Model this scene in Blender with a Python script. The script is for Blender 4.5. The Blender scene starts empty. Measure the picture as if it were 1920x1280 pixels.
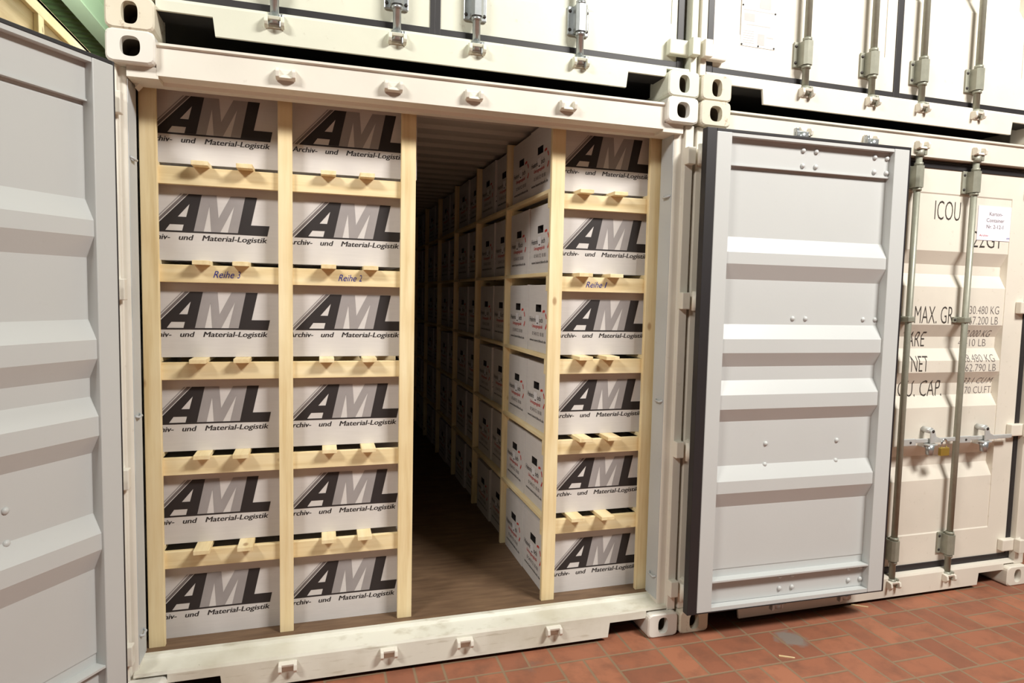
import bpy, bmesh, math, random
from mathutils import Vector, Matrix
random.seed(7)
S = bpy.context.scene
COL = S.collection

# ------------------------------------------------------------------ camera
CAM_POS = Vector((-0.4755, -2.7124, 1.6597))
YAW, PITCH, ROLL = 0.2896, -0.0717, 0.0215
F_PX = 1209.8
cam = bpy.data.cameras.new('camera')
cam.sensor_width = 36.0
cam.lens = 36.0 * F_PX / 1920.0
cam.clip_start = 0.02
cam_ob = bpy.data.objects.new('camera', cam)
COL.objects.link(cam_ob)
fw = Vector((math.sin(YAW) * math.cos(PITCH), math.cos(YAW) * math.cos(PITCH), math.sin(PITCH)))
r0 = Vector((math.cos(YAW), -math.sin(YAW), 0))
u0 = r0.cross(fw)
rr = r0 * math.cos(ROLL) + u0 * math.sin(ROLL)
uu = u0 * math.cos(ROLL) - r0 * math.sin(ROLL)
m = Matrix((rr, uu, -fw)).transposed().to_4x4()
m.translation = CAM_POS
cam_ob.matrix_world = m
S.camera = cam_ob

# ------------------------------------------------------------------ light
S.view_settings.view_transform = 'Standard'
S.view_settings.look = 'None'
S.view_settings.gamma = 1.0
S.view_settings.use_curve_mapping = False
S.view_settings.exposure = -0.1
W = bpy.data.worlds.new('world')
S.world = W
W.use_nodes = True
bg = W.node_tree.nodes['Background']
bg.inputs[0].default_value = (1.0, 0.985, 0.96, 1)
bg.inputs[1].default_value = 0.10


def lamp(name, loc, target, sx, sy, power, col):
    l = bpy.data.lights.new(name, 'AREA')
    l.shape = 'RECTANGLE'
    l.size, l.size_y = sx, sy
    l.energy = power
    l.color = col
    o = bpy.data.objects.new(name, l)
    COL.objects.link(o)
    o.location = loc
    d = Vector(target) - Vector(loc)
    o.rotation_euler = d.to_track_quat('-Z', 'Y').to_euler()
    return o


lamp('hall_lamp', (3.2, -3.5, 5.6), (1.2, 0.0, 0.7), 1.9, 0.6, 500, (1.0, 0.965, 0.915))
lamp('hall_lamp', (-3.6, -3.4, 5.2), (0.2, 0.2, 0.9), 1.5, 0.5, 230, (1.0, 0.965, 0.91))
pl = bpy.data.lights.new('crate_fill_light', 'POINT')  # added fill, no known fixture: brightens the crates and roof deck
pl.energy, pl.shadow_soft_size, pl.color = 900, 0.2, (1.0, 0.97, 0.92)
plo = bpy.data.objects.new('crate_fill_light', pl)
COL.objects.link(plo)
plo.location = (-1.45, 3.2, 5.35)
pl2 = bpy.data.lights.new('deck_bounce_fill', 'POINT')  # added in place of bounced light on the deck and girder
pl2.energy, pl2.shadow_soft_size, pl2.color = 330, 0.2, (1.0, 0.98, 0.93)
plo2 = bpy.data.objects.new('deck_bounce_fill', pl2)
COL.objects.link(plo2)
plo2.location = (-2.0, 6.6, 4.0)

# ------------------------------------------------------------------ materials


def lin(c):
    return tuple(((v / 255.0) / 12.92 if v / 255.0 <= 0.04045 else ((v / 255.0 + 0.055) / 1.055) ** 2.4) for v in c)


class NT:
    def __init__(self, name):
        self.m = bpy.data.materials.new(name)
        self.m.use_nodes = True
        self.t = self.m.node_tree
        self.b = self.t.nodes['Principled BSDF']

    def n(self, typ, **kw):
        nd = self.t.nodes.new(typ)
        for k, v in kw.items():
            if k.startswith('i_'):
                key = k[2:]
                nd.inputs[int(key) if key.isdigit() else key].default_value = v
            else:
                setattr(nd, k, v)
        return nd

    def l(self, a, b):
        self.t.links.new(a, b)

    def coords(self, scale=(1, 1, 1), kind='Object'):
        tc = self.n('ShaderNodeTexCoord')
        mp = self.n('ShaderNodeMapping')
        mp.inputs['Scale'].default_value = scale
        if kind == 'World':
            g = self.n('ShaderNodeNewGeometry')
            self.l(g.outputs['Position'], mp.inputs[0])
        else:
            self.l(tc.outputs[kind], mp.inputs[0])
        return mp.outputs[0]

    def noise(self, vec, scale, detail=4, rough=0.55):
        nz = self.n('ShaderNodeTexNoise')
        nz.inputs['Scale'].default_value = scale
        nz.inputs['Detail'].default_value = detail
        nz.inputs['Roughness'].default_value = rough
        self.l(vec, nz.inputs['Vector'])
        return nz.outputs['Fac']

    def ramp(self, fac, stops):
        r = self.n('ShaderNodeValToRGB')
        e = r.color_ramp.elements
        while len(e) < len(stops):
            e.new(0.5)
        for el, (p, c) in zip(e, stops):
            el.position = p
            el.color = (*c, 1) if len(c) == 3 else c
        self.l(fac, r.inputs[0])
        return r.outputs[0]

    def mix(self, fac, a, b, mode='MIX'):
        x = self.n('ShaderNodeMix', data_type='RGBA', blend_type=mode)
        for v, i in ((fac, 0), (a, 6), (b, 7)):
            if isinstance(v, (int, float)):
                x.inputs[i].default_value = v
            elif isinstance(v, tuple):
                x.inputs[i].default_value = (*v, 1)
            else:
                self.l(v, x.inputs[i])
        return x.outputs[2]

    def math(self, op, a, b=None):
        x = self.n('ShaderNodeMath', operation=op)
        for v, i in ((a, 0), (b, 1)):
            if v is None:
                continue
            if isinstance(v, (int, float)):
                x.inputs[i].default_value = v
            else:
                self.l(v, x.inputs[i])
        return x.outputs[0]

    def bump(self, h, strength, dist=0.01):
        b = self.n('ShaderNodeBump')
        b.inputs['Strength'].default_value = strength
        b.inputs['Distance'].default_value = dist
        self.l(h, b.inputs['Height'])
        self.l(b.outputs[0], self.b.inputs['Normal'])

    def out(self, col, rough=0.5, metal=0.0):
        if isinstance(col, tuple):
            self.b.inputs['Base Color'].default_value = (*col, 1)
        else:
            self.l(col, self.b.inputs['Base Color'])
        self.b.inputs['Roughness'].default_value = rough
        self.b.inputs['Metallic'].default_value = metal
        return self.m


def paint(name, rgb, rough=0.42, rust=0.0, dirt=0.25):
    k = NT(name)
    v = k.coords(kind='World')
    base = lin(rgb)
    dk = tuple(c * (1 - 0.22) for c in base)
    c = k.mix(k.math('MULTIPLY', k.ramp(k.noise(v, 2.3, 6), [(0.42, (0, 0, 0)), (0.75, (1, 1, 1))]), dirt * 2), base, dk)
    fine = k.ramp(k.noise(v, 34, 3), [(0.66, (0, 0, 0)), (0.74, (1, 1, 1))])
    c = k.mix(k.math('MULTIPLY', fine, dirt * 0.6), c, lin((150, 135, 110)))
    if rust:
        a = k.ramp(k.noise(v, 21, 5, 0.7), [(0.59, (0, 0, 0)), (0.66, (1, 1, 1))])
        c = k.mix(k.math('MULTIPLY', a, rust), c, lin((140, 88, 52)))
        a2 = k.ramp(k.noise(v, 3.1, 4), [(0.45, (0, 0, 0)), (0.75, (1, 1, 1))])
        c = k.mix(k.math('MULTIPLY', a2, rust * 0.5), c, lin((196, 184, 150)))
    k.bump(k.noise(v, 60, 2), 0.05, 0.004)
    return k.out(c, rough)


def sill_paint():
    k = NT('chipped_sill_paint')
    v = k.coords(kind='World')
    base = lin((224, 222, 210))
    c = k.mix(k.ramp(k.noise(v, 3.0, 6), [(0.45, (0, 0, 0)), (0.8, (1, 1, 1))]), base, lin((190, 184, 165)))
    c = k.mix(k.ramp(k.noise(v, 17, 3, 0.6), [(0.735, (0, 0, 0)), (0.76, (1, 1, 1))]), c, lin((60, 52, 44)))
    v2 = k.coords((3, 3, 26), 'World')
    c = k.mix(k.math('MULTIPLY', k.ramp(k.noise(v2, 3, 4), [(0.58, (0, 0, 0)), (0.7, (1, 1, 1))]), 0.4), c, lin((165, 155, 130)))
    return k.out(c, 0.45)


def wood(name, axis):
    k = NT(name)
    s = [30, 30, 30]
    s[axis] = 1.6
    v = k.coords(tuple(s), 'World')
    g = k.noise(v, 1.0, 5, 0.6)
    c = k.ramp(g, [(0.3, lin((220, 196, 146))), (0.5, lin((238, 219, 174))), (0.72, lin((246, 231, 192)))])
    s2 = [1, 1, 1]
    s2[axis] = 0.55
    vo = k.n('ShaderNodeTexVoronoi')
    vo.inputs['Scale'].default_value = 9.0
    k.l(k.coords(tuple(s2), 'World'), vo.inputs['Vector'])
    kn = k.ramp(vo.outputs['Distance'], [(0.06, (1, 1, 1)), (0.125, (0, 0, 0))])
    c = k.mix(k.math('MULTIPLY', kn, 0.65), c, lin((140, 92, 50)))
    big = k.noise(k.coords((1, 1, 1), 'World'), 3.7, 2)
    c = k.mix(k.math('MULTIPLY', k.ramp(big, [(0.4, (0, 0, 0)), (0.7, (1, 1, 1))]), 0.25), c, lin((206, 170, 112)))
    return k.out(c, 0.6)


def simple(name, rgb, rough=0.5, metal=0.0, var=0.12, scale=14):
    k = NT(name)
    v = k.coords(kind='World')
    b = lin(rgb)
    c = k.mix(k.noise(v, scale, 4), tuple(x * (1 - var) for x in b), tuple(min(1, x * (1 + var)) for x in b))
    return k.out(c, rough, metal)


def cardboard():
    k = NT('white_cardboard')
    v = k.coords((4, 4, 60), 'World')
    b = lin((216, 211, 208))
    c = k.mix(k.noise(v, 2.0, 4), tuple(x * 0.88 for x in b), b)
    v2 = k.coords((1, 1, 1), 'World')
    c = k.mix(k.math('MULTIPLY', k.ramp(k.noise(v2, 5, 5), [(0.45, (0, 0, 0)), (0.8, (1, 1, 1))]), 0.35), c, lin((190, 182, 176)))
    return k.out(c, 0.75)


def tiles():
    k = NT('red_clay_floor_tiles')
    g = k.n('ShaderNodeNewGeometry')
    sp = k.n('ShaderNodeSeparateXYZ')
    k.l(g.outputs['Position'], sp.inputs[0])
    P = 0.2525
    u = k.math('DIVIDE', k.math('SUBTRACT', sp.outputs[0], 1.058 - 40 * P), P)
    v = k.math('DIVIDE', k.math('ADD', sp.outputs[1], 0.338 + 40 * P), P)
    iu, iv = k.math('FLOOR', u), k.math('FLOOR', v)
    fu, fv = k.math('FRACT', u), k.math('FRACT', v)
    par = k.math('MODULO', k.math('ADD', iu, iv), 2.0)
    # parity 0: tiles stand (split across u); parity 1: tiles lie (split across v)

    def edge(f, nn):
        t = k.math('FRACT', k.math('MULTIPLY', f, float(nn)))
        d = k.math('SUBTRACT', 0.5, k.math('ABSOLUTE', k.math('SUBTRACT', t, 0.5)))
        return k.math('DIVIDE', d, float(nn))

    def mixf(a, b):
        return k.math('ADD', k.math('MULTIPLY', a, k.math('SUBTRACT', 1.0, par)), k.math('MULTIPLY', b, par))
    d0 = k.math('MINIMUM', edge(fu, 2), edge(fv, 1))
    d1 = k.math('MINIMUM', edge(fu, 1), edge(fv, 2))
    d = mixf(d0, d1)
    half = mixf(k.math('FLOOR', k.math('MULTIPLY', fu, 2.0)), k.math('FLOOR', k.math('MULTIPLY', fv, 2.0)))
    cmb = k.n('ShaderNodeCombineXYZ')
    k.l(iu, cmb.inputs[0]); k.l(iv, cmb.inputs[1]); k.l(half, cmb.inputs[2])
    wn = k.n('ShaderNodeTexWhiteNoise', noise_dimensions='3D')
    k.l(cmb.outputs[0], wn.inputs['Vector'])
    wv = k.coords((1, 1, 1), 'World')
    wob = k.math('MULTIPLY', k.math('SUBTRACT', k.noise(wv, 30, 3), 0.5), 0.012)
    c = k.ramp(wn.outputs['Value'], [(0.0, lin((138, 86, 65))), (0.5, lin((154, 97, 72))), (1.0, lin((165, 107, 80)))])
    c = k.mix(k.math('MULTIPLY', k.ramp(k.noise(wv, 7, 6, 0.65), [(0.45, (0, 0, 0)), (0.68, (1, 1, 1))]), 0.7), c, lin((118, 78, 60)))
    c = k.mix(k.math('MULTIPLY', k.ramp(k.noise(wv, 3.3, 5, 0.6), [(0.66, (0, 0, 0)), (0.76, (1, 1, 1))]), 0.6), c, lin((112, 98, 92)))
    c = k.mix(k.ramp(k.noise(wv, 55, 2), [(0.79, (0, 0, 0)), (0.82, (1, 1, 1))]), c, lin((214, 190, 170)))
    # the one grey cement patch near the container
    vd = k.n('ShaderNodeVectorMath', operation='DISTANCE')
    nv = k.n('ShaderNodeVectorMath', operation='ADD')
    sc = k.n('ShaderNodeVectorMath', operation='SCALE')
    tn = k.n('ShaderNodeTexNoise'); tn.inputs['Scale'].default_value = 22
    k.l(wv, tn.inputs['Vector']); k.l(tn.outputs['Color'], sc.inputs[0]); sc.inputs['Scale'].default_value = 0.09
    k.l(g.outputs['Position'], nv.inputs[0]); k.l(sc.outputs[0], nv.inputs[1])
    k.l(nv.outputs[0], vd.inputs[0]); vd.inputs[1].default_value = (1.75 + 0.045, -0.165 + 0.045, 0.045)
    c = k.mix(k.ramp(vd.outputs['Value'], [(0.055, (1, 1, 1)), (0.085, (0, 0, 0))]), c, lin((128, 116, 108)))
    gm = k.ramp(k.math('ADD', d, wob), [(0.015, (1, 1, 1)), (0.030, (0, 0, 0))])
    c = k.mix(gm, c, lin((136, 112, 88)))
    k.bump(k.ramp(k.math('ADD', d, wob), [(0.01, (0, 0, 0)), (0.03, (1, 1, 1))]), 0.35, 0.006)
    return k.out(c, 0.6)


def plyfloor():
    k = NT('worn_plywood_floor')
    v = k.coords((5, 40, 5), 'World')
    c = k.ramp(k.noise(v, 1.0, 6, 0.6), [(0.3, lin((96, 74, 56))), (0.7, lin((126, 100, 76)))])
    c = k.mix(k.math('MULTIPLY', k.ramp(k.noise(k.coords((1, 1, 1), 'World'), 6, 5), [(0.45, (0, 0, 0)), (0.7, (1, 1, 1))]), 0.5), c, lin((98, 74, 55)))
    return k.out(c, 0.65)


M = dict(
    cream=paint('cream_container_paint', (226, 221, 210)),
    cream2=paint('pale_green_white_paint', (221, 222, 205), dirt=0.3),
    cream3=paint('warm_white_paint', (226, 219, 206)),
    rusty=paint('weathered_casting_paint', (222, 214, 194), rust=0.55, dirt=0.5),
    cast=paint('casting_paint', (226, 222, 214)),
    sill=sill_paint(),
    inner=paint('light_grey_door_paint', (195, 197, 196), rough=0.4, dirt=0.06),
    blue=paint('blue_grey_interior_paint', (192, 196, 198), rough=0.5, dirt=0.2),
    roof=paint('interior_roof_paint', (182, 176, 168), rough=0.5, dirt=0.2),
    rubber=simple('black_rubber', (36, 33, 35), 0.5),
    cavity=simple('casting_rust_and_shade', (96, 84, 70), 0.8),  # rust tone, set dark so the casting holes look shaded
    steel=simple('zinc_plated_steel', (206, 208, 206), 0.35, 0.35, 0.1, 40),
    galv=simple('galvanised_steel', (178, 182, 184), 0.32, 0.75, 0.2, 40),
    greyrod=simple('grey_green_rod_paint', (150, 150, 136), 0.45, 0.25, 0.18, 30),
    dark=simple('dark_steel_and_hole_shade', (58, 54, 52), 0.5, 0.4),
    under=simple('underseal_and_pocket_shade', (30, 28, 26), 0.8),  # underseal, near black to paint shade into the fork pockets
    woodz=wood('pine_upright', 2), woodx=wood('pine_crossbar', 0), woody=wood('pine_slat', 1),
    card=cardboard(),
    ink=simple('black_print', (42, 36, 36), 0.6),
    gink=simple('grey_print', (154, 148, 147), 0.65),
    gink2=simple('dark_grey_print', (112, 104, 103), 0.65),
    lite=simple('light_grey_print', (170, 161, 158), 0.65),
    red=simple('red_print', (196, 62, 52), 0.65),
    label=simple('white_label', (226, 224, 226), 0.6),
    blueink=simple('blue_pen', (44, 52, 150), 0.6),
    letter=simple('black_stencil_paint', (62, 56, 52), 0.5),
    paper=simple('white_paper', (232, 226, 236), 0.7, 0, 0.02),
    palegrey=simple('pale_grey_print', (186, 182, 180), 0.6),
    plate=simple('white_metal_plate', (236, 232, 226), 0.4, 0, 0.02),
    brass=simple('brass', (190, 160, 78), 0.35, 0.6),
    chrome=simple('shackle_steel', (205, 208, 210), 0.2, 0.9),
    tile=tiles(), ply=plyfloor(),
    green=paint('green_roof_sheet', (104, 142, 92), rough=0.5, dirt=0.15),
    green2=paint('pale_green_girder_paint', (172, 198, 166), rough=0.5, dirt=0.1),
    crate=None,
    wallm=paint('hall_wall_paint', (150, 160, 140), rough=0.7, dirt=0.2),
)
k = NT('crate_plywood')
v = k.coords((2, 1, 14), 'World')
c = k.ramp(k.noise(v, 1.5, 5), [(0.3, lin((206, 172, 122))), (0.7, lin((232, 208, 168)))])
M['crate'] = k.out(c, 0.6)

# ------------------------------------------------------------------ mesh helpers


class MB:
    """collects shapes into one mesh, with material slots"""

    def __init__(self):
        self.bm = bmesh.new()
        self.mats = []

    def mi(self, mat):
        if mat not in self.mats:
            self.mats.append(mat)
        return self.mats.index(mat)

    def faces(self, vs, fs, mat):
        i = self.mi(mat)
        bv = [self.bm.verts.new(p) for p in vs]
        for f in fs:
            try:
                fc = self.bm.faces.new([bv[q] for q in f])
                fc.material_index = i
            except ValueError:
                pass
        return bv

    def box(self, a, b, mat, bev=0.0):
        x0, y0, z0 = (min(p, q) for p, q in zip(a, b))
        x1, y1, z1 = (max(p, q) for p, q in zip(a, b))
        vs = [(x, y, z) for z in (z0, z1) for y in (y0, y1) for x in (x0, x1)]
        fs = [(0, 2, 3, 1), (4, 5, 7, 6), (0, 1, 5, 4), (2, 6, 7, 3), (0, 4, 6, 2), (1, 3, 7, 5)]
        bv = self.faces(vs, fs, mat)
        if bev:
            es = {e for w in bv for e in w.link_edges}
            bmesh.ops.bevel(self.bm, geom=list(es), offset=bev, segments=2, profile=0.5, affect='EDGES', material=-1)

    def prism(self, poly, axis, a, b, mat, bev=0.0):
        """poly: 2-D points in the two other axes (in x,y,z order), extruded along axis a..b"""
        n = len(poly)

        def pt(p, h):
            q = list(p)
            q.insert(axis, h)
            return tuple(q)
        vs = [pt(p, a) for p in poly] + [pt(p, b) for p in poly]
        fs = [tuple(range(n))[::-1], tuple(range(n, 2 * n))] + [(i, (i + 1) % n, n + (i + 1) % n, n + i) for i in range(n)]
        bv = self.faces(vs, fs, mat)
        if bev:
            es = {e for w in bv for e in w.link_edges}
            bmesh.ops.bevel(self.bm, geom=list(es), offset=bev, segments=2, profile=0.5, affect='EDGES', material=-1)

    def tube(self, pts, r, mat, seg=14, cap=True):
        pts = [Vector(p) for p in pts]
        rings = []
        i0 = self.mi(mat)
        for i, p in enumerate(pts):
            d = (pts[min(i + 1, len(pts) - 1)] - pts[max(i - 1, 0)]).normalized()
            a = d.orthogonal().normalized() if i == 0 else (pa - d * pa.dot(d)).normalized()
            pa = a
            b = d.cross(a)
            rad = r[i] if isinstance(r, (list, tuple)) else r
            rings.append([self.bm.verts.new(p + (a * math.cos(t) + b * math.sin(t)) * rad) for t in [2 * math.pi * q / seg for q in range(seg)]])
        for A, B in zip(rings, rings[1:]):
            for q in range(seg):
                f = self.bm.faces.new((A[q], A[(q + 1) % seg], B[(q + 1) % seg], B[q]))
                f.smooth = True
                f.material_index = i0
        if cap:
            for R in (rings[0][::-1], rings[-1]):
                f = self.bm.faces.new(R)
                f.material_index = i0

    def dome(self, c, r, n, mat, h=0.6):
        """bolt head: dome at c pointing along n"""
        n = Vector(n).normalized()
        c = Vector(c)
        self.tube([c, c + n * r * h * 0.5, c + n * r * h * 0.85, c + n * r * h], [r, r * 0.92, r * 0.6, r * 0.12], mat, 10)

    def sheet(self, prof, axis_fn, a, b, mat, thick, flip=1):
        """prof: list of (s, depth); swept; closed thin solid"""
        n = len(prof)
        pts = [axis_fn(s, d, h) for h in (a, b) for (s, d) in prof]
        pts += [axis_fn(s, d + thick, h) for h in (a, b) for (s, d) in prof]
        fs = []
        for i in range(n - 1):
            fs.append((i, i + 1, n + i + 1, n + i))
            o = 2 * n
            fs.append((o + i, o + n + i, o + n + i + 1, o + i + 1))
            fs.append((i, o + i, o + i + 1, i + 1))
            fs.append((n + i, n + i + 1, o + n + i + 1, o + n + i))
        fs.append((0, n, 3 * n, 2 * n))
        fs.append((n - 1, 3 * n - 1, 4 * n - 1, 2 * n - 1))
        self.faces(pts, fs, mat)

    def build(self, name, parent=None, recalc=True, loc=None, rot=0.0):
        if recalc:
            bmesh.ops.recalc_face_normals(self.bm, faces=self.bm.faces[:])
        me = bpy.data.meshes.new(name)
        self.bm.to_mesh(me)
        self.bm.free()
        for mt in self.mats:
            me.materials.append(mt)
        o = bpy.data.objects.new(name, me)
        COL.objects.link(o)
        if loc is not None:
            o.location = loc
        o.rotation_euler = (0, 0, rot)
        if parent is not None:
            o.parent = parent
        return o


def tag(o, label=None, cat=None, group=None, kind=None):
    if label: o['label'] = label
    if cat: o['category'] = cat
    if group: o['group'] = group
    if kind: o['kind'] = kind
    return o


def empty(name, loc, label, cat, group=None):
    o = bpy.data.objects.new(name, None)
    o.empty_display_size = 0.1
    COL.objects.link(o)
    o.location = loc
    return tag(o, label, cat, group)


_tc = {}


def text2d(s, cap, width=None, shear=0.0, bold=0.0, space=1.0):
    """letters as flat outlines: returns verts (x, y) with baseline 0, and faces"""
    key = (s, shear, bold, space)
    if key not in _tc:
        def mk(t):
            cu = bpy.data.curves.new('t', 'FONT')
            cu.body = t
            cu.size = 1.0
            cu.shear = shear
            cu.offset = bold
            cu.space_character = space
            cu.resolution_u = 3
            cu.fill_mode = 'FRONT'
            ob = bpy.data.objects.new('t', cu)
            COL.objects.link(ob)
            bpy.context.view_layer.update()
            me = bpy.data.meshes.new_from_object(ob.evaluated_get(bpy.context.evaluated_depsgraph_get()))
            vs = [(p.co.x, p.co.y) for p in me.vertices]
            fs = [tuple(p.vertices) for p in me.polygons]
            bpy.data.objects.remove(ob)
            bpy.data.meshes.remove(me)
            bpy.data.curves.remove(cu)
            return vs, fs
        vs, fs = mk(s)
        hv, _ = mk('H')
        _tc[key] = (vs, fs, max(p[1] for p in hv))
    vs, fs, ch = _tc[key]
    x0 = min(p[0] for p in vs)
    x1 = max(p[0] for p in vs)
    sy = cap / ch
    sx = sy if width is None else width / (x1 - x0)
    return [((p[0] - x0) * sx, p[1] * sy) for p in vs], fs


# ------------------------------------------------------------------ the hall
mb = MB(); mb.box((-14, -12, -0.2), (14, 16, 0), M['tile'])
tag(mb.build('floor'), kind='structure')
# roof deck: trapezoid ribs running along x
mb = MB()
prof = []
y = -12.0
while y < 16:
    prof += [(y, 5.9), (y + 0.10, 5.9), (y + 0.125, 5.955), (y + 0.205, 5.955)]
    y += 0.23
mb.sheet(prof, lambda s, d, h: (h, s, d), -14, 14, M['green'], 0.004)
tag(mb.build('ceiling'), kind='structure')
mb = MB(); mb.box((-14, 15.8, 0), (14, 16, 6), M['wallm']); tag(mb.build('wall_back'), kind='structure')
mb = MB(); mb.box((-14.2, -12, 0), (-14, 16, 6), M['wallm']); tag(mb.build('wall_left'), kind='structure')
mb = MB()
bx, bz = -3.62, 5.4
mb.box((bx - 0.12, -12, bz), (bx + 0.12, 15.8, bz + 0.02), M['green2'])
mb.box((bx - 0.12, -12, bz + 0.48), (bx + 0.12, 15.8, bz + 0.5), M['green2'])
mb.box((bx - 0.008, -12, bz + 0.02), (bx + 0.008, 15.8, bz + 0.48), M['green2'])
tag(mb.build('trim_1'), kind='structure', label='pale green steel roof girder')

# ------------------------------------------------------------------ containers
G = [(1.955, 1.882, 1.828, 1.757), (1.545, 1.476, 1.410, 1.342), (1.276, 1.210, 1.142, 1.077), (0.862, 0.794, 0.736, 0.660)]
DO, GD, TH, DI = 0.040, 0.040, 0.004, 0.095      # outer panel, groove depth, sheet, inner plane (door-local y)
ZB, ZT = 0.165, 2.420


def panel_profile():
    p = [(ZB, DO), (0.345, DO), (0.352, DO + 0.004)]
    for (a, b, c_, d) in reversed(G):
        p += [(d, DO + 0.004), (c_, DO + GD), (b, DO + GD), (a, DO + 0.004)]
    p += [(2.262, DO + 0.004), (2.269, DO), (ZT, DO)]
    return p


PROF = panel_profile()


def panel_y(z):
    for (z0, y0), (z1, y1) in zip(PROF, PROF[1:]):
        if z0 <= z <= z1:
            return y0 + (y1 - y0) * (z - z0) / max(1e-9, z1 - z0)
    return DO


def lettering(mb, items, px, mat):
    """stencil letters on the pressed door panel; x given in world, shifted by pivot px"""
    for (s, x0, x1, z, cap) in items:
        vs, fs = text2d(s, cap, x1 - x0, bold=-0.012)
        b2 = bmesh.new()
        bv = [b2.verts.new((px_ + x0 - px, 0, pz + z)) for px_, pz in vs]
        for f in fs:
            try:
                b2.faces.new([bv[q] for q in f])
            except ValueError:
                pass
        for zc, _ in PROF:
            bmesh.ops.bisect_plane(b2, geom=b2.verts[:] + b2.edges[:] + b2.faces[:], plane_co=(0, 0, zc), plane_no=(0, 0, 1))
        b2.verts.index_update()
        mb.faces([(w.co.x, panel_y(w.co.z) - 0.0008, w.co.z) for w in b2.verts], [tuple(w.index for w in f.verts) for f in b2.faces], mat)
        b2.free()


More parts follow.
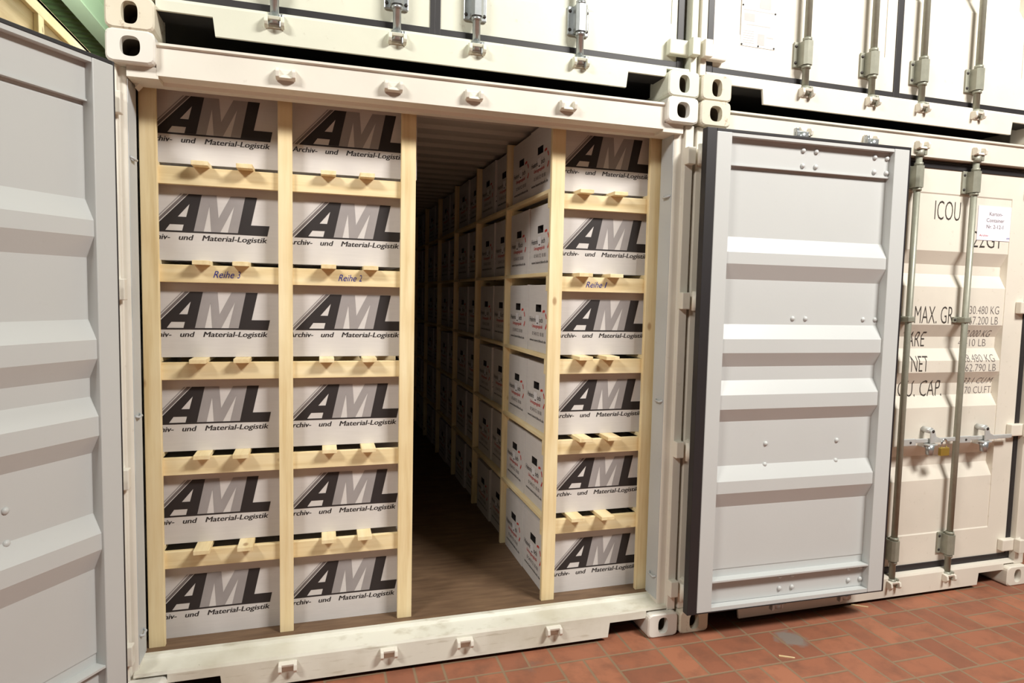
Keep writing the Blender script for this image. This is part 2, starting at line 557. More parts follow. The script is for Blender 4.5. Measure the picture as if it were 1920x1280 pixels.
def make_door(parent, s, pivot, rot, Wd, mo, mi, rods, rodmat, g0, g1, handle=False, inner=False, l0=0.07, gh=0.034, gs=0.022):
    zb = ZB if inner else 0.178
    """door leaf; s=+1 hinge at its left (seen closed from outside), -1 at its right. sub-parts are its children."""
    mb = MB()
    X = lambda l: s * l
    # pressed panel
    prof = PROF if inner else [(zb, DO)] + PROF[1:-1] + [(2.398, DO)]
    mb.sheet(prof, lambda z, d, l: (X(l), d, z), g0, g1, mo, 0.0015)
    mb.sheet([(z, d + 0.0025) for z, d in PROF], lambda z, d, l: (X(l), d, z), l0 + 0.01, Wd - 0.01, mi, 0.0015) if inner else None
    # flat outer margins where the pressing stops short of the stiles
    if g0 > l0 + 0.005:
        mb.box((X(l0), DO, zb), (X(g0), DO + 0.003 if inner else DI, ZT if inner else 2.398), mo)
    if g1 < Wd - 0.005:
        mb.box((X(g1), DO, zb), (X(Wd), DO + 0.003 if inner else DI, ZT if inner else 2.398), mo)
    if inner:
        sw = 0.078
        for a, b in ((l0, l0 + sw), (Wd - sw - 0.012, Wd)):
            mb.box((X(a), DO + 0.002, ZB), (X(b), DI, ZT), mi, 0.003)
        a, b = l0 + sw, Wd - sw - 0.012
        # top rail: channel under a flange
        mb.box((X(a), DO + 0.004, 2.405), (X(b), DI - 0.004, ZT), mi)
        mb.box((X(a), DO + 0.004, 2.285), (X(b), DI - 0.034, 2.405), mi)
        mb.box((X(a), DO + 0.004, 2.279), (X(b), DI - 0.028, 2.285), mi)
        # bottom rail
        mb.box((X(a), DO + 0.004, 0.185), (X(b), DI - 0.042, 0.303), mi)
        mb.box((X(a), DO + 0.004, 0.303), (X(b), DI - 0.006, 0.311), mi)
        mb.box((X(a), DO + 0.004, ZB), (X(b), DI - 0.004, ZB + 0.018), mi)
    else:
        mb.box((X(l0), DO + GD + 0.005, zb), (X(Wd), DI, 2.398), mo)
    door = mb.build('container_door', parent, loc=pivot, rot=rot)
    # rubber seal
    mb = MB()
    y0, y1 = (DO + 0.012, DI - 0.002) if inner else (DO - 0.006, DI)
    zt = ZT if inner else 2.398
    gt = 0.014 if inner else 0.030
    gb = 0.006 if inner else 0.040
    for (a, b, z0, z1) in ((l0 - gh, l0, zb - gb, zt + gt), (Wd, Wd + gs, zb - gb, zt + gt),
                           (l0, Wd, zt, zt + gt), (l0, Wd, zb - gb, zb)):
        mb.box((X(a), y0, z0), (X(b), y1, z1), M['rubber'], 0.002)
    tag(mb.build('rubber_gasket', door), label='black rubber door seal')
    # hinges
    for z in (0.235, 0.93, 1.65, 2.33):
        mb = MB()
        mb.box((X(-0.004), 0.004, z - 0.035), (X(0.125), DO, z + 0.035), mo, 0.006)
        mb.tube([(0, 0.012, z - 0.045), (0, 0.012, z + 0.045)], 0.014, mo)
        mb.build('door_hinge', door)
    # locking gear
    for i, l in enumerate(rods):
        mb = MB()
        mb.tube([(X(l), 0, 0.13), (X(l), 0, 2.44)], 0.0165, rodmat)
        # cam ends
        for z, q in ((0.10, -1), (2.47, 1)):
            mb.tube([(X(l), 0, z - 0.03 * q), (X(l), 0, z + 0.008 * q)], 0.023, rodmat)
            mb.box((X(l) - 0.034, -0.012, z - 0.012), (X(l) + 0.034, 0.010, z + 0.014), rodmat, 0.004)
            mb.box((X(l) + 0.018, -0.02, z - 0.022), (X(l) + 0.034, 0.006, z + 0.03), rodmat, 0.004)
        mb.build('locking_rod', door)
        for z, h in ((0.29, 0.062), (2.335, 0.062)):
            mb = MB()
            mb.box((X(l) - 0.05, DO - 0.012, z - h), (X(l) + 0.05, DO, z + h), rodmat, 0.004)
            mb.prism([(X(l) - 0.026, DO - 0.01), (X(l) - 0.026, -0.012), (X(l) - 0.014, -0.025), (X(l) + 0.014, -0.025), (X(l) + 0.026, -0.012), (X(l) + 0.026, DO - 0.01)], 2, z - h * 0.92, z + h * 0.92, rodmat)
            for q in (-1, 1):
                for w in (-1, 1):
                    mb.dome((X(l) + q * 0.04, DO - 0.012, z + w * 0.04), 0.008, (0, -1, 0), M['dark'])
                mb.tube([(X(l), 0, z + q * h * 0.95), (X(l), 0, z + q * (h + 0.012))], 0.022, rodmat)
            mb.build('rod_bracket', door)
        for z in (1.575,):
            mb = MB()
            mb.box((X(l) - 0.045, DO - 0.01, z - 0.016), (X(l) + 0.045, DO + 0.004, z + 0.016), rodmat, 0.003)
            mb.box((X(l) - 0.024, -0.021, z - 0.016), (X(l) + 0.024, DO, z + 0.016), rodmat, 0.006)
            for q in (-1, 1):
                mb.dome((X(l) + q * 0.036, DO - 0.01, z), 0.008, (0, -1, 0), M['dark'])
            mb.build('rod_bracket', door)
        if handle:
            mb = MB()
            x = X(l)
            st = M['steel']
            mb.box((x + 0.006, -0.010, 0.876), (x + 0.10, 0.008, 0.916), st, 0.004)
            mb.dome((x + 0.06, -0.010, 0.896), 0.007, (0, -1, 0), M['dark'])
            mb.box((x + 0.09, -0.006, 0.889), (x + 0.42, 0.006, 0.913), st, 0.004)
            mb.build('door_handle', door)
            mb = MB()
            xr = x + 0.205
            mb.box((xr - 0.032, 0.006, 0.86), (xr + 0.032, DO + 0.005, 0.89), st, 0.004)
            mb.box((xr - 0.036, -0.024, 0.874), (xr + 0.036, 0.006, 0.884), st, 0.002)
            mb.tube([(xr - 0.004, -0.008, 0.878), (xr - 0.004, -0.008, 0.822)], [0.024, 0.018], M['galv'], 12)
            mb.tube([(xr - 0.004, -0.012, 0.958), (xr - 0.004, DO, 0.958)], 0.017, st)
            mb.prism([(xr - 0.018, 0.958), (xr + 0.006, 0.968), (xr + 0.020, 0.925), (xr + 0.085, 0.902), (xr + 0.085, 0.893), (xr + 0.02, 0.893), (xr - 0.014, 0.885)], 1, -0.022, -0.014, st, 0.002)
            mb.dome((xr - 0.002, -0.022, 0.956), 0.009, (0, -1, 0), M['dark'])
            mb.build('handle_retainer', door)
    if inner:      # carriage bolts of the locking gear showing through
        pts = []
        for l in rods:
            for q in (-0.037, 0.037):
                pts += [(l + q, 2.376, DI - 0.034), (l + q, 2.305, DI - 0.034), (l + q, 0.222, DI - 0.042), (l + q, 0.285, DI - 0.042), (l + q, 1.575, DO + 0.006)]
            pts += [(l - 0.155, 0.858, DO + 0.006), (l - 0.155, 0.962, DO + 0.006)]
        for l, z, yy in pts:
            mb = MB()
            mb.dome((X(l), yy, z), 0.0125, (0, 1, 0), mi, 0.9)
            mb.build('bolt', door)
    return door


def casting(mb, cx, cz, w, h, mat, hw=0.028, hh=0.041, yf=0.0, hx=0.0):
    """corner casting: block with a rounded front face and an oval hole"""
    N = 48
    outer, inner = [], []
    hw_, hh_ = w / 2, h / 2
    r = 0.022
    for q in range(N):
        t = 2 * math.pi * q / N
        dx, dz = math.cos(t), math.sin(t)
        sc = min(hw_ / abs(dx) if abs(dx) > 1e-6 else 9, hh_ / abs(dz) if abs(dz) > 1e-6 else 9)
        px, pz = dx * sc, dz * sc
        # round the corners
        ax, az = abs(px), abs(pz)
        if ax > hw_ - r and az > hh_ - r:
            ex, ez = ax - (hw_ - r), az - (hh_ - r)
            n = math.hypot(ex, ez)
            if n > r:
                ax, az = hw_ - r + ex / n * r, hh_ - r + ez / n * r
        outer.append((cx + math.copysign(ax, px), cz + math.copysign(az, pz)))
        # oval: stadium
        k_ = abs(math.sin(t)) ** 0.8
        inner.append((cx + hx + hw * math.copysign(abs(dx) ** 0.75, dx), cz + hh * math.copysign(abs(dz) ** 0.75, dz)))
    e = 0.006
    def shrink(p):
        return (cx + (p[0] - cx) * (1 - e / hw_), cz + (p[1] - cz) * (1 - e / hh_))
    rings = [[(p[0], yf + 0.178, p[1]) for p in outer], [(p[0], yf + e, p[1]) for p in outer], [(*[shrink(p)[0]], yf, shrink(p)[1]) for p in outer],
             [(p[0], yf, p[1]) for p in inner], [(p[0], yf + 0.035, p[1]) for p in inner],
             [(cx + hx + (p[0] - cx - hx) * 1.25, yf + 0.036, cz + (p[1] - cz) * 1.1) for p in inner], [(cx + hx + (p[0] - cx - hx) * 1.25, yf + 0.15, cz + (p[1] - cz) * 1.1) for p in inner]]
    vs = [p for R in rings for p in R]
    fs = []
    for a in range(len(rings) - 1):
        for q in range(N):
            fs.append((a * N + q, a * N + (q + 1) % N, (a + 1) * N + (q + 1) % N, (a + 1) * N + q))
    fs.append(tuple(range(N)))
    L = (len(rings) - 1) * N
    fs.append(tuple(range(L, L + N)))
    K = 4 * N
    mb.faces(vs, fs[:K] + [fs[-2]], mat)
    mb.faces(vs, fs[K:-2] + [fs[-1]], M['cavity'])


def keeper(parent, x, z, up, mat):
    mb = MB()
    mb.box((x - 0.036, 0.024, z - 0.020), (x + 0.036, 0.032, z + 0.020), mat, 0.003)
    for q in (-1, 1):
        mb.prism([(0.026, z - 0.023 * up), (-0.002, z - 0.016 * up), (-0.007, z + 0.006 * up), (0.0, z + 0.018 * up), (0.026, z + 0.024 * up)], 0, x + q * 0.030 - 0.007, x + q * 0.030 + 0.007, mat, 0.003)
    mb.prism([(0.026, z - 0.022 * up), (0.002, z - 0.018 * up), (0.006, z - 0.006 * up), (0.026, z - 0.002 * up)], 0, x - 0.025, x + 0.025, mat, 0.002)
    mb.build('cam_keeper', parent)


HT = 2.591


def make_container(xl, xr, zb, label, mats, keep, depth=6.05, pr_=0.036, inn=None):
    root = empty('shipping_container', ((xl + xr) / 2, 0, zb), label, 'container', 'stacked shipping containers')
    h = (xr - xl) / 2
    mp, mc, mcl = mats
    # castings
    for i, (sx, cz) in enumerate(((-1, 0.059), (1, 0.059), (-1, HT - 0.059), (1, HT - 0.059))):
        mb = MB()
        top = cz > 1
        casting(mb, sx * (h - 0.081), cz, 0.162, 0.118, mcl if sx < 0 else mc, hw=0.033 if top else 0.027, hh=0.036 if top else 0.040, hx=sx * 0.0)
        mb.build('corner_casting', root)
    # rear castings carry the stack
    for sx in (-1, 1):
        for cz in (0.059, HT - 0.059):
            mb = MB()
            mb.box((sx * h, depth - 0.178, cz - 0.059), (sx * (h - 0.162), depth, cz + 0.059), mc, 0.006)
            mb.build('corner_casting', root)
    # corner posts: J section
    for sx in (-1, 1):
        mb = MB()
        pw = pr_ if sx > 0 else 0.036
        poly = [(h - 0.002, 0.030), (h - 0.002, 0.165), (h - pw - 0.010, 0.165), (h - pw - 0.010, 0.112), (h - pw, 0.112), (h - pw, 0.030)]
        if inn:      # open doorway: stepped post with its inner return painted like the inside
            iw = inn[0] if sx < 0 else inn[1]
            poly = [(h - 0.002, 0.030), (h - 0.002, 0.165), (h - iw, 0.165), (h - iw, 0.060), (h - iw + 0.012, 0.054), (h - iw * 0.52, 0.054), (h - iw * 0.52, 0.030)]
            mb.box((sx * (h - iw - 0.002), 0.062, 0.164), (sx * (h - iw + 0.002), 0.170, 2.432), M['blue'])
        mb.prism([(sx * a, b) for a, b in poly], 2, 0.118, HT - 0.118, mp, 0.004)
        mb.build('corner_post', root)
        for z in (0.235, 0.93, 1.65, 2.33):
            x = sx * (h - (pw - 0.022))
            mb = MB()
            mb.box((x - sx * 0.034, -0.004, z - 0.040), (x + sx * 0.008, 0.034, z + 0.040), mp, 0.004)
            mb.build('hinge_lug', root)
    # header
    mb = MB()
    mb.prism([(0.030, 2.445), (0.030, 2.548), (0.020, 2.553), (0.020, 2.562), (0.16, 2.562), (0.16, 2.432), (0.118, 2.432), (0.110, 2.445)], 0, -(h - 0.16), h - 0.16, mp)
    for sx in (-1, 1):
        mb.box((sx * (h - 0.165), 0.031, 2.433), (sx * (h - 0.06), 0.16, 2.474), mp)
        # gusset under the casting
        mb.prism([(sx * (h - 0.068), 2.445), (sx * (h - 0.095), 2.445), (sx * (h - 0.068), 2.415)], 1, 0.113, 0.163, mp)
    mb.build('header_beam', root)
    # sill with the two fork pockets
    mb = MB()
    a, b = h - 0.362, h - 0.188
    zp = 0.092
    e = h - 0.16
    ms = M['sill'] if zb == 0 and xl < 0 else mp
    mb.prism([(-e, zp), (-b, zp), (-a - 0.008, zp), (-a, 0.022), (a, 0.022), (a + 0.008, zp), (b, zp), (e, zp), (e, 0.128), (-e, 0.128)], 1, 0.030, 0.042, ms)
    mb.prism([(0.030, 0.128), (0.036, 0.140), (0.118, 0.150), (0.128, 0.164), (0.150, 0.164), (0.150, 0.128)], 0, -(h - 0.040), h - 0.040, ms)
    mb.box((-(e), 0.042, zp), (e, 0.15, 0.128), M['under'])
    mb.build('door_sill', root)
    # body
    for sx in (-1, 1):
        mb = MB()
        pr = []
        y = 0.165
        while y < depth - 0.1:
            pr += [(y, 0.0), (y + 0.07, 0.0), (y + 0.138, 0.024), (y + 0.208, 0.024)]
            y += 0.276
        pr.append((depth - 0.03, 0.0))
        mb.sheet(pr, lambda s_, d, hh: (sx * (h - 0.029 + d * 0.9), s_, hh), 0.15, HT - 0.05, M['blue'], 0.002)
        mb.box((sx * (h - 0.001), 0.165, 0.03), (sx * (h - 0.030), depth - 0.1, 0.16), mp)
        mb.box((sx * (h - 0.001), 0.165, 2.50), (sx * (h - 0.032), depth - 0.1, 2.56), mp)
        mb.build('side_panel', root)
    mb = MB()
    pr = []
    y = 0.16
    while y < depth - 0.1:
        pr += [(y, 2.535), (y + 0.06, 2.535), (y + 0.085, 2.552), (y + 0.185, 2.552)]
        y += 0.209
    mb.sheet(pr, lambda s_, d, hh: (hh, s_, d), -(h - 0.03), h - 0.03, M['roof'], 0.003)
    mb.build('roof_panel', root)
    mb = MB()
    mb.box((-(h - 0.032), 0.151, 0.132), (h - 0.032, depth - 0.03, 0.16), M['ply'])
    mb.box((-(h - 0.032), 0.151, 0.12), (h - 0.032, depth - 0.03, 0.132), M['under'])
    mb.build('floor_panel', root)
    mb = MB()
    mb.box((-(h - 0.03), depth - 0.03, 0.12), (h - 0.03, depth - 0.01, HT - 0.03), M['blue'])
    mb.build('end_panel', root)
    for x in keep:
        keeper(root, x - (xl + xr) / 2, 2.497, 1, mp)
        keeper(root, x - (xl + xr) / 2, 0.098, -1, mp)
    return root


# lower left, standing open
A = make_container(-1.219, 1.219, 0.0, 'white shipping container standing open at lower left, shelves of boxes inside', (M['cream'], M['cast'], M['cast']), (-0.605, -0.19, 0.147, 0.572), inn=(0.054, 0.090))
dl = make_door(A, 1, (-1.221, -0.046, 0), -math.radians(124.6), 1.15, M['cream'], M['inner'], (0.555, 0.975), M['galv'], 0.05, 1.10, inner=True, l0=0.03, gh=0.007)
dr = make_door(A, -1, (1.216, -0.025, 0), math.radians(179), 1.118, M['cream'], M['inner'], (0.556, 0.976), M['galv'], 0.05, 1.06, inner=True, l0=0.03, gs=0.012, gh=0.05)
# lashing rings on the inner walls
for sx in (-1, 1):
    for z in (0.27, 1.15, 2.14):
        mb = MB()
        x = sx * (1.219 - (0.055 if sx < 0 else 0.091))
        yr = 0.10
        mb.tube([(x, yr + 0.03, z + 0.01), (x - sx * 0.012, yr + 0.02, z + 0.004), (x - sx * 0.012, yr - 0.02, z + 0.004), (x, yr - 0.03, z + 0.01)], 0.005, M['blue'], 8)
        mb.build('lashing_ring', A)

# lower right, closed, behind the swung door
BXL, BXR, BSP = 1.231, 3.585, 2.445
BC = (BXL + BXR) / 2
B = make_container(BXL, BXR, 0.0, 'closed white shipping container at lower right, lettered with weights and capacity', (M['cream3'], M['cream3'], M['rusty']), (1.83, 2.24, 2.582, 2.985), pr_=0.074)
PL, PR = BXL + 0.022, BXR - 0.045
make_door(B, 1, (PL - BC, 0.03, 0), 0, BSP - 0.022 - PL, M['cream3'], M['cream3'], (1.83 - PL, 2.24 - PL), M['greyrod'], 0.10, BSP - 0.09 - PL)
bdoor = make_door(B, -1, (PR - BC, 0.03, 0), 0, PR - BSP - 0.022, M['cream3'], M['cream3'], (PR - 2.582, PR - 2.985), M['greyrod'], PR - 3.33, PR - BSP - 0.085, handle=True, l0=0.06)
for it in [('ICOU', 2.765, 2.95, 2.125, 0.103), ('22G1', 3.055, 3.258, 1.985, 0.09), ('I', 3.352, 3.360, 2.135, 0.08),
           ('MAX. GR.', 2.672, 2.962, 1.552, 0.095), ('TARE', 2.630, 2.793, 1.420, 0.085), ('NET', 2.672, 2.795, 1.281, 0.088), ('CU. CAP.', 2.625, 2.945, 1.136, 0.092),
           ('30.480 KG', 3.07, 3.295, 1.609, 0.045), ('67.200 LB', 3.07, 3.292, 1.549, 0.045),
           ('2.000 KG', 3.09, 3.275, 1.475, 0.040), ('4.410 LB', 3.045, 3.257, 1.421, 0.042),
           ('28.480 KG', 3.05, 3.293, 1.333, 0.042), ('62.790 LB', 3.07, 3.303, 1.279, 0.042),
           ('33.1 CU.M', 3.10, 3.319, 1.203, 0.036), ('1.170 CU.FT.', 3.065, 3.333, 1.145, 0.040)]:
    mb = MB()
    lettering(mb, [it], PR, M['letter'] if it[4] > 0.06 else M['gink2'])
    tag(mb.build('stencilled_lettering', bdoor), label='stencilled lettering reading ' + it[0])

# upper row
A2 = make_container(-1.219, 1.219, HT, 'white container with bright steel locking gear stacked above the open one', (M['cream2'], M['cream2'], M['rusty']), (-0.645, -0.176, 0.156, 0.626))
make_door(A2, 1, (-1.199, 0.03, 0), 0, 1.199 - 0.013 - 0.022, M['cream2'], M['cream2'], (1.199 - 0.645, 1.199 - 0.176), M['galv'], 0.10, 1.10)
make_door(A2, -1, (1.199, 0.03, 0), 0, 1.199 + 0.013 - 0.022, M['cream2'], M['cream2'], (1.199 - 0.156, 1.199 - 0.626), M['galv'], 0.10, 1.12)
B2 = make_container(BXL, BXR, HT, 'white container with grey locking rods and a data plate at upper right', (M['cream3'], M['cream3'], M['rusty']), (1.83, 2.24, 2.57, 2.955), pr_=0.074)
b2l = make_door(B2, 1, (PL - BC, 0.03, 0), 0, BSP - 0.026 - PL, M['cream3'], M['cream3'], (1.83 - PL, 2.24 - PL), M['greyrod'], 0.10, BSP - 0.09 - PL)
make_door(B2, -1, (PR - BC, 0.03, 0), 0, PR - BSP - 0.014, M['cream3'], M['cream3'], (PR - 2.57, PR - 2.955), M['greyrod'], PR - 3.33, PR - BSP - 0.085, l0=0.06)
# approval plate on the upper right container
mb = MB()
px0, px1, pz0, pz1 = 1.475 - PL, 1.672 - PL, 0.300, 0.560
yp = DO - 0.002
mb.box((px0, yp, pz0), (px1, DO + 0.003, pz1), M['plate'])
yd = yp - 0.0006
def strip(a, b, c_, d, mat):
    mb.faces([(a, yd, c_), (b, yd, c_), (b, yd, d), (a, yd, d)], [(0, 1, 2, 3)], mat)
for q in range(6):
    strip(px0 + 0.01, px0 + 0.075, pz0 + 0.015 + q * 0.011, pz0 + 0.018 + q * 0.011, M['palegrey'])
strip(px0 + 0.095, px0 + 0.135, pz0 + 0.012, pz0 + 0.065, M['palegrey'])
strip(px0 + 0.145, px0 + 0.185, pz0 + 0.05, pz0 + 0.056, M['palegrey'])
strip(px0 + 0.03, px0 + 0.165, pz0 + 0.100, pz0 + 0.105, M['palegrey'])
strip(px0 + 0.01, px0 + 0.185, pz0 + 0.168, pz0 + 0.172, M['palegrey'])
strip(px0 + 0.015, px0 + 0.075, pz0 + 0.118, pz0 + 0.155, M['palegrey'])
strip(px0 + 0.10, px0 + 0.165, pz0 + 0.185, pz0 + 0.235, M['palegrey'])
for (a, b) in ((0.006, 0.006), (0.1, 0.006), (0.191, 0.006), (0.191, 0.17), (0.006, 0.19)):
    mb.dome((px0 + a, yp, pz0 + b), 0.005, (0, -1, 0), M['dark'])
tag(mb.build('data_plate', b2l), label='white riveted data plate')

# padlock and taped notice on the lower right container
t = empty('padlock', (2.582 + 0.205 + 0.058, 0.004, 0.822), 'brass padlock hanging from the left-hand door handle of the closed container', 'padlock')
mb = MB(); mb.box((-0.03, -0.026, 0.0), (0.032, -0.006, 0.046), M['brass'], 0.004); mb.build('lock_body', t)
mb = MB()
mb.tube([(-0.018, -0.016, 0.04), (-0.018, -0.016, 0.07)] + [(0.018 * math.cos(a), -0.016, 0.07 + 0.022 * math.sin(a)) for a in [math.pi * (1 - q / 8) for q in range(1, 8)]] + [(0.018, -0.016, 0.07), (0.018, -0.016, 0.04)], 0.005, M['chrome'], 10)
mb.build('shackle', t)
mb = MB()
nx0, nx1, nz0, nz1 = 3.080, 3.354, 2.028, 2.220
yn = 0.03 + DO + 0.0036
ys = yn - 0.0022
mb.box((nx0, ys, nz0), (nx1, yn, nz1), M['paper'])
ys -= 0.0006
def ntext(s, x0, x1, z, cap, mat, **kw):
    vs, fs = text2d(s, cap, x1 - x0, **kw)
    mb.faces([(x0 + a, ys, z + b) for a, b in vs], fs, mat)
ntext('Karton-', nx0 + 0.085, nx0 + 0.185, nz1 - 0.052, 0.020, M['gink2'])
ntext('Container', nx0 + 0.065, nx0 + 0.200, nz1 - 0.088, 0.020, M['gink2'])
ntext('Nr. 2-12-1', nx0 + 0.068, nx0 + 0.196, nz1 - 0.124, 0.020, M['gink2'])
ntext('Archiv', nx0 + 0.018, nx0 + 0.085, nz0 + 0.022, 0.010, M['red'])
ntext('AML', nx0 + 0.225, nx0 + 0.252, nz0 + 0.012, 0.009, M['blueink'], shear=0.2)
tag(mb.build('paper_notice'), 'white paper notice taped beside the large letters on the closed container', 'notice')

# ------------------------------------------------------------------ shelving
TIER = [0.555, 0.953, 1.353, 1.755, 2.150]         # tops of the crossbars
BAR_H, SL = 0.072, 0.018
FZ = 0.16
YP, YB = 0.190, 0.213
PTOP = 2.528


def bar(parent, x0, x1, zt, y0=YB, hand=None):
    mb = MB()
    mb.box((x0, y0, zt - BAR_H), (x1, y0 + 0.024, zt), M['woodx'], 0.0015)
    o = mb.build('crossbar', parent)
    if hand:
        s, hx, w = hand
        mb = MB()
        a, f1 = text2d(s.split()[0], 0.028, w * 0.70, shear=0.35)
        b, f2 = text2d(s.split()[1], 0.028, w * 0.11, shear=0.25)
        for vs, fs, ox in ((a, f1, 0), (b, f2, w * 0.80)):
            mb.faces([(hx + ox + p, y0 - 0.0008, zt - 0.050 + q) for p, q in vs], fs, M['blueink'])
        tag(mb.build('handwriting', o), label='blue pen handwriting')
    return o


def slat(parent, x, w, y0, y1, z):
    mb = MB()
    mb.box((x - w / 2, y0, z), (x + w / 2, y1, z + SL), M['woody'], 0.0015)
    return mb.build('slat', parent)


def post(parent, x0, x1, y, d=0.023):
    mb = MB()
    mb.box((x0, y, FZ), (x1, y + d, PTOP), M['woodz'], 0.002)
    return mb.build('upright', parent)


rl = empty('storage_rack', (-0.61, 0.2, FZ), 'pine rack with two columns of boxes left of the aisle', 'rack')
rr_ = empty('storage_rack', (0.85, 0.2, FZ), 'long pine rack running into the container right of the dark aisle', 'rack')


def under(root):
    for ch in root.children:
        ch.location = ch.location - root.location


for x0, x1 in ((-1.160, -1.098), (-0.645, -0.588), (-0.135, -0.070)):
    post(rl, x0, x1, YP)
    post(rl, x0, x1, 0.955)
PITCH_Y = 0.763
for kq in range(8):
    post(rr_, 0.567, 0.634, YP + PITCH_Y * kq)
    post(rr_, 1.080, 1.152, YP + PITCH_Y * kq)
for i, zt in enumerate(TIER):
    hz = i == 3
    bar(rl, -1.16, -0.600, zt, hand=('Reihe 3', -0.900, 0.115) if hz else None)
    bar(rl, -0.598, -0.070, zt, hand=('Reihe 2', -0.400, 0.110) if hz else None)
    bar(rl, -1.16, -0.070, zt, y0=0.931)
    jj = lambda: random.uniform(-0.014, 0.014)
    for x in (-0.945, -0.785, -0.440, -0.272):
        slat(rl, x + jj(), 0.062, 0.160 + jj() * 0.8, 0.98, zt)
    for x in (-1.128, -0.615, -0.100):
        slat(rl, x, 0.05, YB, 0.955, zt)
    bar(rr_, 0.567, 1.152, zt, hand=('Reihe 1', 0.765, 0.125) if hz else None)
    for kq in range(1, 8):
        bar(rr_, 0.60, 1.152, zt, y0=YP + PITCH_Y * kq - 0.024)
    for x in (0.752, 0.908):
        slat(rr_, x + jj(), 0.070, 0.160 + jj() * 0.8, YP + PITCH_Y * 7 + 0.02, zt)
    slat(rr_, 0.596, 0.054, YB, YP + PITCH_Y * 7 - 0.002, zt)
    slat(rr_, 1.110, 0.05, YB, YP + PITCH_Y * 7 - 0.002, zt)
under(rl); under(rr_)

# ------------------------------------------------------------------ archive boxes
BW, BD, BH = 0.540, 0.335, 0.343
LOGO = {
    'A': ([(-0.4605, -0.0425), (-0.3128, 0.1156), (-0.2628, 0.1156), (-0.2952, -0.0352), (-0.3388, -0.0352), (-0.3327, -0.0102), (-0.3842, -0.0102), (-0.4015, -0.0352), (-0.4015, -0.0425)], 'ink'),
    'M': ([(-0.2628, 0.1156), (-0.2067, 0.1156), (-0.1999, 0.0222), (-0.1522, 0.1156), (-0.0956, 0.1156), (-0.1258, -0.0358), (-0.1645, -0.0358), (-0.1381, 0.0768), (-0.1940, -0.0358), (-0.2290, -0.0358), (-0.2343, 0.0709), (-0.2579, -0.0358), (-0.2952, -0.0358)], 'gink'),
    'L': ([(-0.0956, 0.1160), (-0.0485, 0.1160), (-0.0738, -0.0008), (0.0, -0.0008), (-0.0091, -0.0440), (-0.1272, -0.0425)], 'ink'),
}


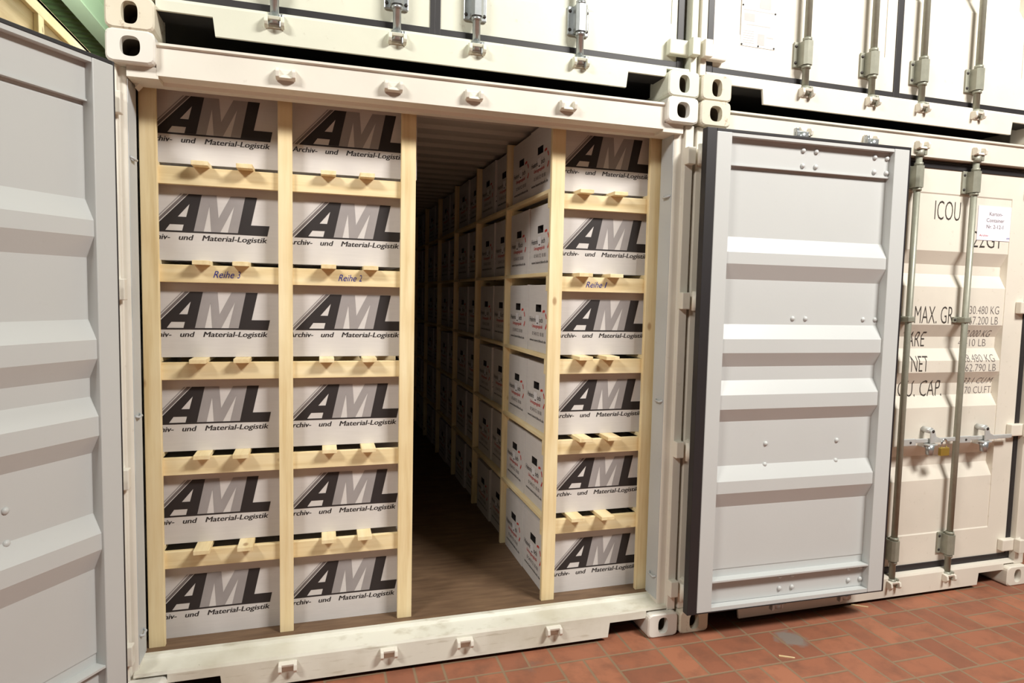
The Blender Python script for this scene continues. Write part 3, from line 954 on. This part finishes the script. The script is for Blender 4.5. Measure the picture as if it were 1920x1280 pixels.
def carton(logo_dx, left_print):
    """cardboard archive box, origin at the middle of its base; front face -y carries the mark, left face -x the hand hole"""
    mb = MB()
    mc = M['card']
    x0, x1, y0, y1 = -BW / 2, BW / 2, -BD / 2, BD / 2
    # five plain faces
    vs = [(x0, y0, 0), (x1, y0, 0), (x1, y1, 0), (x0, y1, 0), (x0, y0, BH), (x1, y0, BH), (x1, y1, BH), (x0, y1, BH)]
    mb.faces(vs, [(0, 3, 2, 1), (4, 5, 6, 7), (0, 1, 5, 4), (1, 2, 6, 5), (2, 3, 7, 6)], mc)
    # left face with a real hand hole
    hy0, hy1, hz0, hz1 = 0.008 - 0.043, 0.008 + 0.043, 0.205, 0.243
    oy = [y0, hy0, hy1, y1]
    oz = [0, hz0, hz1, BH]
    g = [(x0, a, b) for b in oz for a in oy]
    fs = [(r * 4 + c_, r * 4 + c_ + 1, r * 4 + c_ + 5, r * 4 + c_ + 4) for r in range(3) for c_ in range(3) if not (r == 1 and c_ == 1)]
    mb.faces(g, fs, mc)
    hole = [(x0, hy0, hz0), (x0, hy1, hz0), (x0, hy1, hz1), (x0, hy0, hz1)]
    mb.faces(hole + [(x0 + 0.09, p[1], p[2]) for p in hole], [(0, 1, 5, 4), (1, 2, 6, 5), (2, 3, 7, 6), (3, 0, 4, 7)], M['dark'])  # cardboard walls coloured dark for the shade inside the hole
    # open lid flaps: thin top lip
    mb.box((x0, y0, BH), (x1, y0 + 0.012, BH + 0.003), mc)
    # mark on the front
    yy = y0 - 0.0007
    ox, oz_ = 0.225 + logo_dx, 0.158
    if logo_dx is not None:
        for nm, (pl, mt) in LOGO.items():
            i = mb.mi(M[mt])
            bv = [mb.bm.verts.new((a + ox, yy, b + oz_)) for a, b in pl]
            es = [mb.bm.edges.new((bv[q], bv[(q + 1) % len(bv)])) for q in range(len(bv))]
            if nm == 'A':
                hv = [mb.bm.verts.new((a + ox, yy, b + oz_)) for a, b in ((-0.3096, 0.0752), (-0.3229, 0.0215), (-0.3544, 0.0215))]
                es += [mb.bm.edges.new((hv[q], hv[(q + 1) % 3])) for q in range(3)]
            r = bmesh.ops.triangle_fill(mb.bm, use_beauty=True, use_dissolve=False, edges=es)
            for e_ in r['geom']:
                if isinstance(e_, bmesh.types.BMFace):
                    e_.material_index = i
        def quad(pl, mt):
            mb.faces([(a + ox, yy, b + oz_) for a, b in pl], [tuple(range(len(pl)))], M[mt])
        quad([(-0.4050, -0.0354), (-0.1258, -0.0358), (-0.1272, -0.0425), (-0.4015, -0.0425)], 'ink')
        quad([(-0.4790, -0.0425), (-0.4660, -0.0425), (-0.3165, 0.1156), (-0.3318, 0.1156)], 'gink2')
        quad([(-0.4890, -0.0425), (-0.4835, -0.0425), (-0.3370, 0.1156), (-0.3431, 0.1156)], 'gink')
        for s, a, b in (('Archiv-', -0.487, -0.3858), ('und', -0.3519, -0.2974), ('Material-Logistik', -0.2642, -0.0112)):
            tv, tf = text2d(s, 0.0215, b - a, shear=0.22)
            for e_, f_ in ((0, 0), (0.0018, 0.00005), (0.0009, 0.0001)):
                mb.faces([(a + ox + p + e_, yy - f_, -0.0728 + oz_ + q) for p, q in tv], tf, M['ink'])
    if left_print:
        xx = x0 - 0.0007

        def side(s, ya, yb, z, cap, mt, **kw):     # reads from far (ya) to near (yb)
            tv, tf = text2d(s, cap, ya - yb, **kw)
            mb.faces([(xx, ya - p, z + q) for p, q in tv], tf, M[mt])
            mb.faces([(xx - 0.0001, ya - p - 0.0012, z + q) for p, q in tv], tf, M[mt])
        side('Heinrich Koch', 0.148, -0.062, 0.152, 0.026, 'ink')
        side('Umzugslogistik', 0.105, -0.062, 0.122, 0.017, 'red', shear=0.2)
        side('0 541/12 10 81', 0.100, -0.080, 0.082, 0.019, 'gink2')
        side('www.heinrichkoch.de', 0.140, -0.115, 0.050, 0.014, 'ink')
        # red swoosh: a broken curve of strokes
        for (a0, a1, rad) in ((0.2, 0.9, 0.042), (1.25, 2.1, 0.046), (-1.0, -0.35, 0.05)):
            pts = []
            for q in range(7):
                a_ = a0 + (a1 - a0) * q / 6
                for rd in (rad - 0.006, rad + 0.006):
                    pts.append((xx, -0.080 - rd * math.cos(a_) * 0.9, 0.165 + rd * math.sin(a_)))
            mb.faces(pts, [(2 * q, 2 * q + 1, 2 * q + 3, 2 * q + 2) for q in range(6)], M['red'])
        # stuck-on label
        ly = 0.018 + (left_print - 2) * 0.02
        mb.faces([(xx - 0.0006, ly + 0.026, 0.135), (xx - 0.0006, ly - 0.026, 0.135), (xx - 0.0006, ly - 0.026, 0.188), (xx - 0.0006, ly + 0.026, 0.188)], [(0, 1, 2, 3)], M['label'])
        mb.faces([(xx - 0.001, ly + 0.010, 0.142), (xx - 0.001, ly - 0.012, 0.142), (xx - 0.001, ly - 0.012, 0.150), (xx - 0.001, ly + 0.010, 0.150)], [(0, 1, 2, 3)], M['gink2'])
    o = mb.build('archive_box', recalc=False)
    return o


proto = {'left': carton(-0.006, 0), 'middle': carton(0.0, 0), 'right': carton(0.031, 2)}
aisle_protos = [carton(0.0, 1), carton(0.0, 2), carton(0.0, 3)]
used = set()


def put(src, x, y, z, label, group, rz=0.0):
    o = src if src.name not in used else src.copy()
    if o is src:
        used.add(src.name)
    else:
        COL.objects.link(o)
    o.location = (x, y, z)
    o.rotation_euler = (0, 0, rz)
    tag(o, label, 'box', group)
    return o


LEVEL = [FZ] + [t + SL for t in TIER]
NAMES = ['bottom row', 'second row from the bottom', 'third row from the bottom', 'fourth row from the bottom', 'fifth row from the bottom', 'top row']
SHORT = ['bottom', 'second lowest', 'third lowest', 'third highest', 'second highest', 'top']
YF = 0.255
JL = {('left', 5): 0.016, ('middle', 5): 0.022, ('right', 5): -0.012}
for cn, xc, desc in (('left', -0.905, 'leftmost column of boxes'), ('middle', -0.350, 'column left of the aisle'), ('right', 0.872, 'column right of the aisle')):
    for lv in range(6):
        dx = JL.get((cn, lv), random.uniform(-0.006, 0.006))
        put(proto[cn], xc + dx, YF + BD / 2 + random.uniform(0, 0.004), LEVEL[lv] + 0.0005,
            'big-lettered grey box, %s, %s' % (desc, NAMES[lv]), 'lettered archive boxes facing the door', random.uniform(-0.004, 0.004))
ORD = ['first', 'second', 'third', 'fourth', 'fifth', 'sixth', 'seventh', 'eighth', 'ninth', 'tenth', 'eleventh', 'twelfth', 'thirteenth', 'fourteenth']
for lv in range(6):
    n = 0
    for bay in range(7):
        for q in range(2):
            n += 1
            if n == 1:
                continue
            yc = (YF if bay == 0 else YP + PITCH_Y * bay + 0.026) + BD / 2 + q * (BD + 0.006) + (0.004 if bay == 0 else 0)
            if bay > 0:
                yc += 0.012
            px = 0.605 + BW / 2 - (0.010 if q else 0.0) + random.uniform(-0.003, 0.003)
            put(random.choice(aisle_protos), px, yc, LEVEL[lv] + 0.0005,
                'grey box with hand hole along the aisle, %s from the front, %s shelf' % (ORD[n - 1], SHORT[lv]),
                'archive boxes along the aisle', random.uniform(-0.003, 0.003))

# ------------------------------------------------------------------ crates beyond the left door
for i, z0 in enumerate((0.0, 1.64)):
    t = empty('wooden_crate', (-2.75, 2.6, z0), 'pale plywood crate stacked beyond the grey left door' if i else 'lower plywood crate on the floor beyond the grey left door', 'crate')
    hx, hy, hh = 0.75, 1.9, 1.63
    mb = MB(); mb.box((-hx + 0.025, -hy + 0.025, 0.0), (hx - 0.025, hy - 0.025, hh - 0.02), M['crate']); mb.build('plywood_panel', t)
    for sx in (-1, 1):
        for z in (0.0, hh - 0.085):
            mb = MB(); mb.box((sx * (hx - 0.024), -hy, z), (sx * hx, hy, z + 0.085), M['woody'], 0.002); mb.build('batten', t)
        for yv in (-hy + 0.04, -0.90, 0.1, 1.0, hy - 0.04):
            mb = MB(); mb.box((sx * (hx - 0.024), yv - 0.04, 0.085), (sx * hx, yv + 0.04, hh - 0.085), M['woodz'], 0.002); mb.build('batten', t)
    mb = MB(); mb.box((-hx, -hy, hh - 0.02), (hx, hy, hh), M['crate']); mb.build('crate_lid', t)

# ------------------------------------------------------------------ straw and splinters on the tiles
for (x, y, ln, rz, lab) in ((2.36, 0.02, 0.085, -0.6, 'pale wood splinter on the tiles under the swung right door'),
                            (1.615, -0.305, 0.07, -0.5, 'pale wood splinter on the tiles in front of the grey floor patch')):
    mb = MB()
    mb.prism([(-ln / 2, -0.003), (ln / 2, -0.0015), (ln / 2, 0.002), (-ln / 2, 0.004)], 2, 0.0005, 0.005, M['woodx'])
    tag(mb.build('wood_splinter', loc=(x, y, 0), rot=rz), lab, 'splinter')
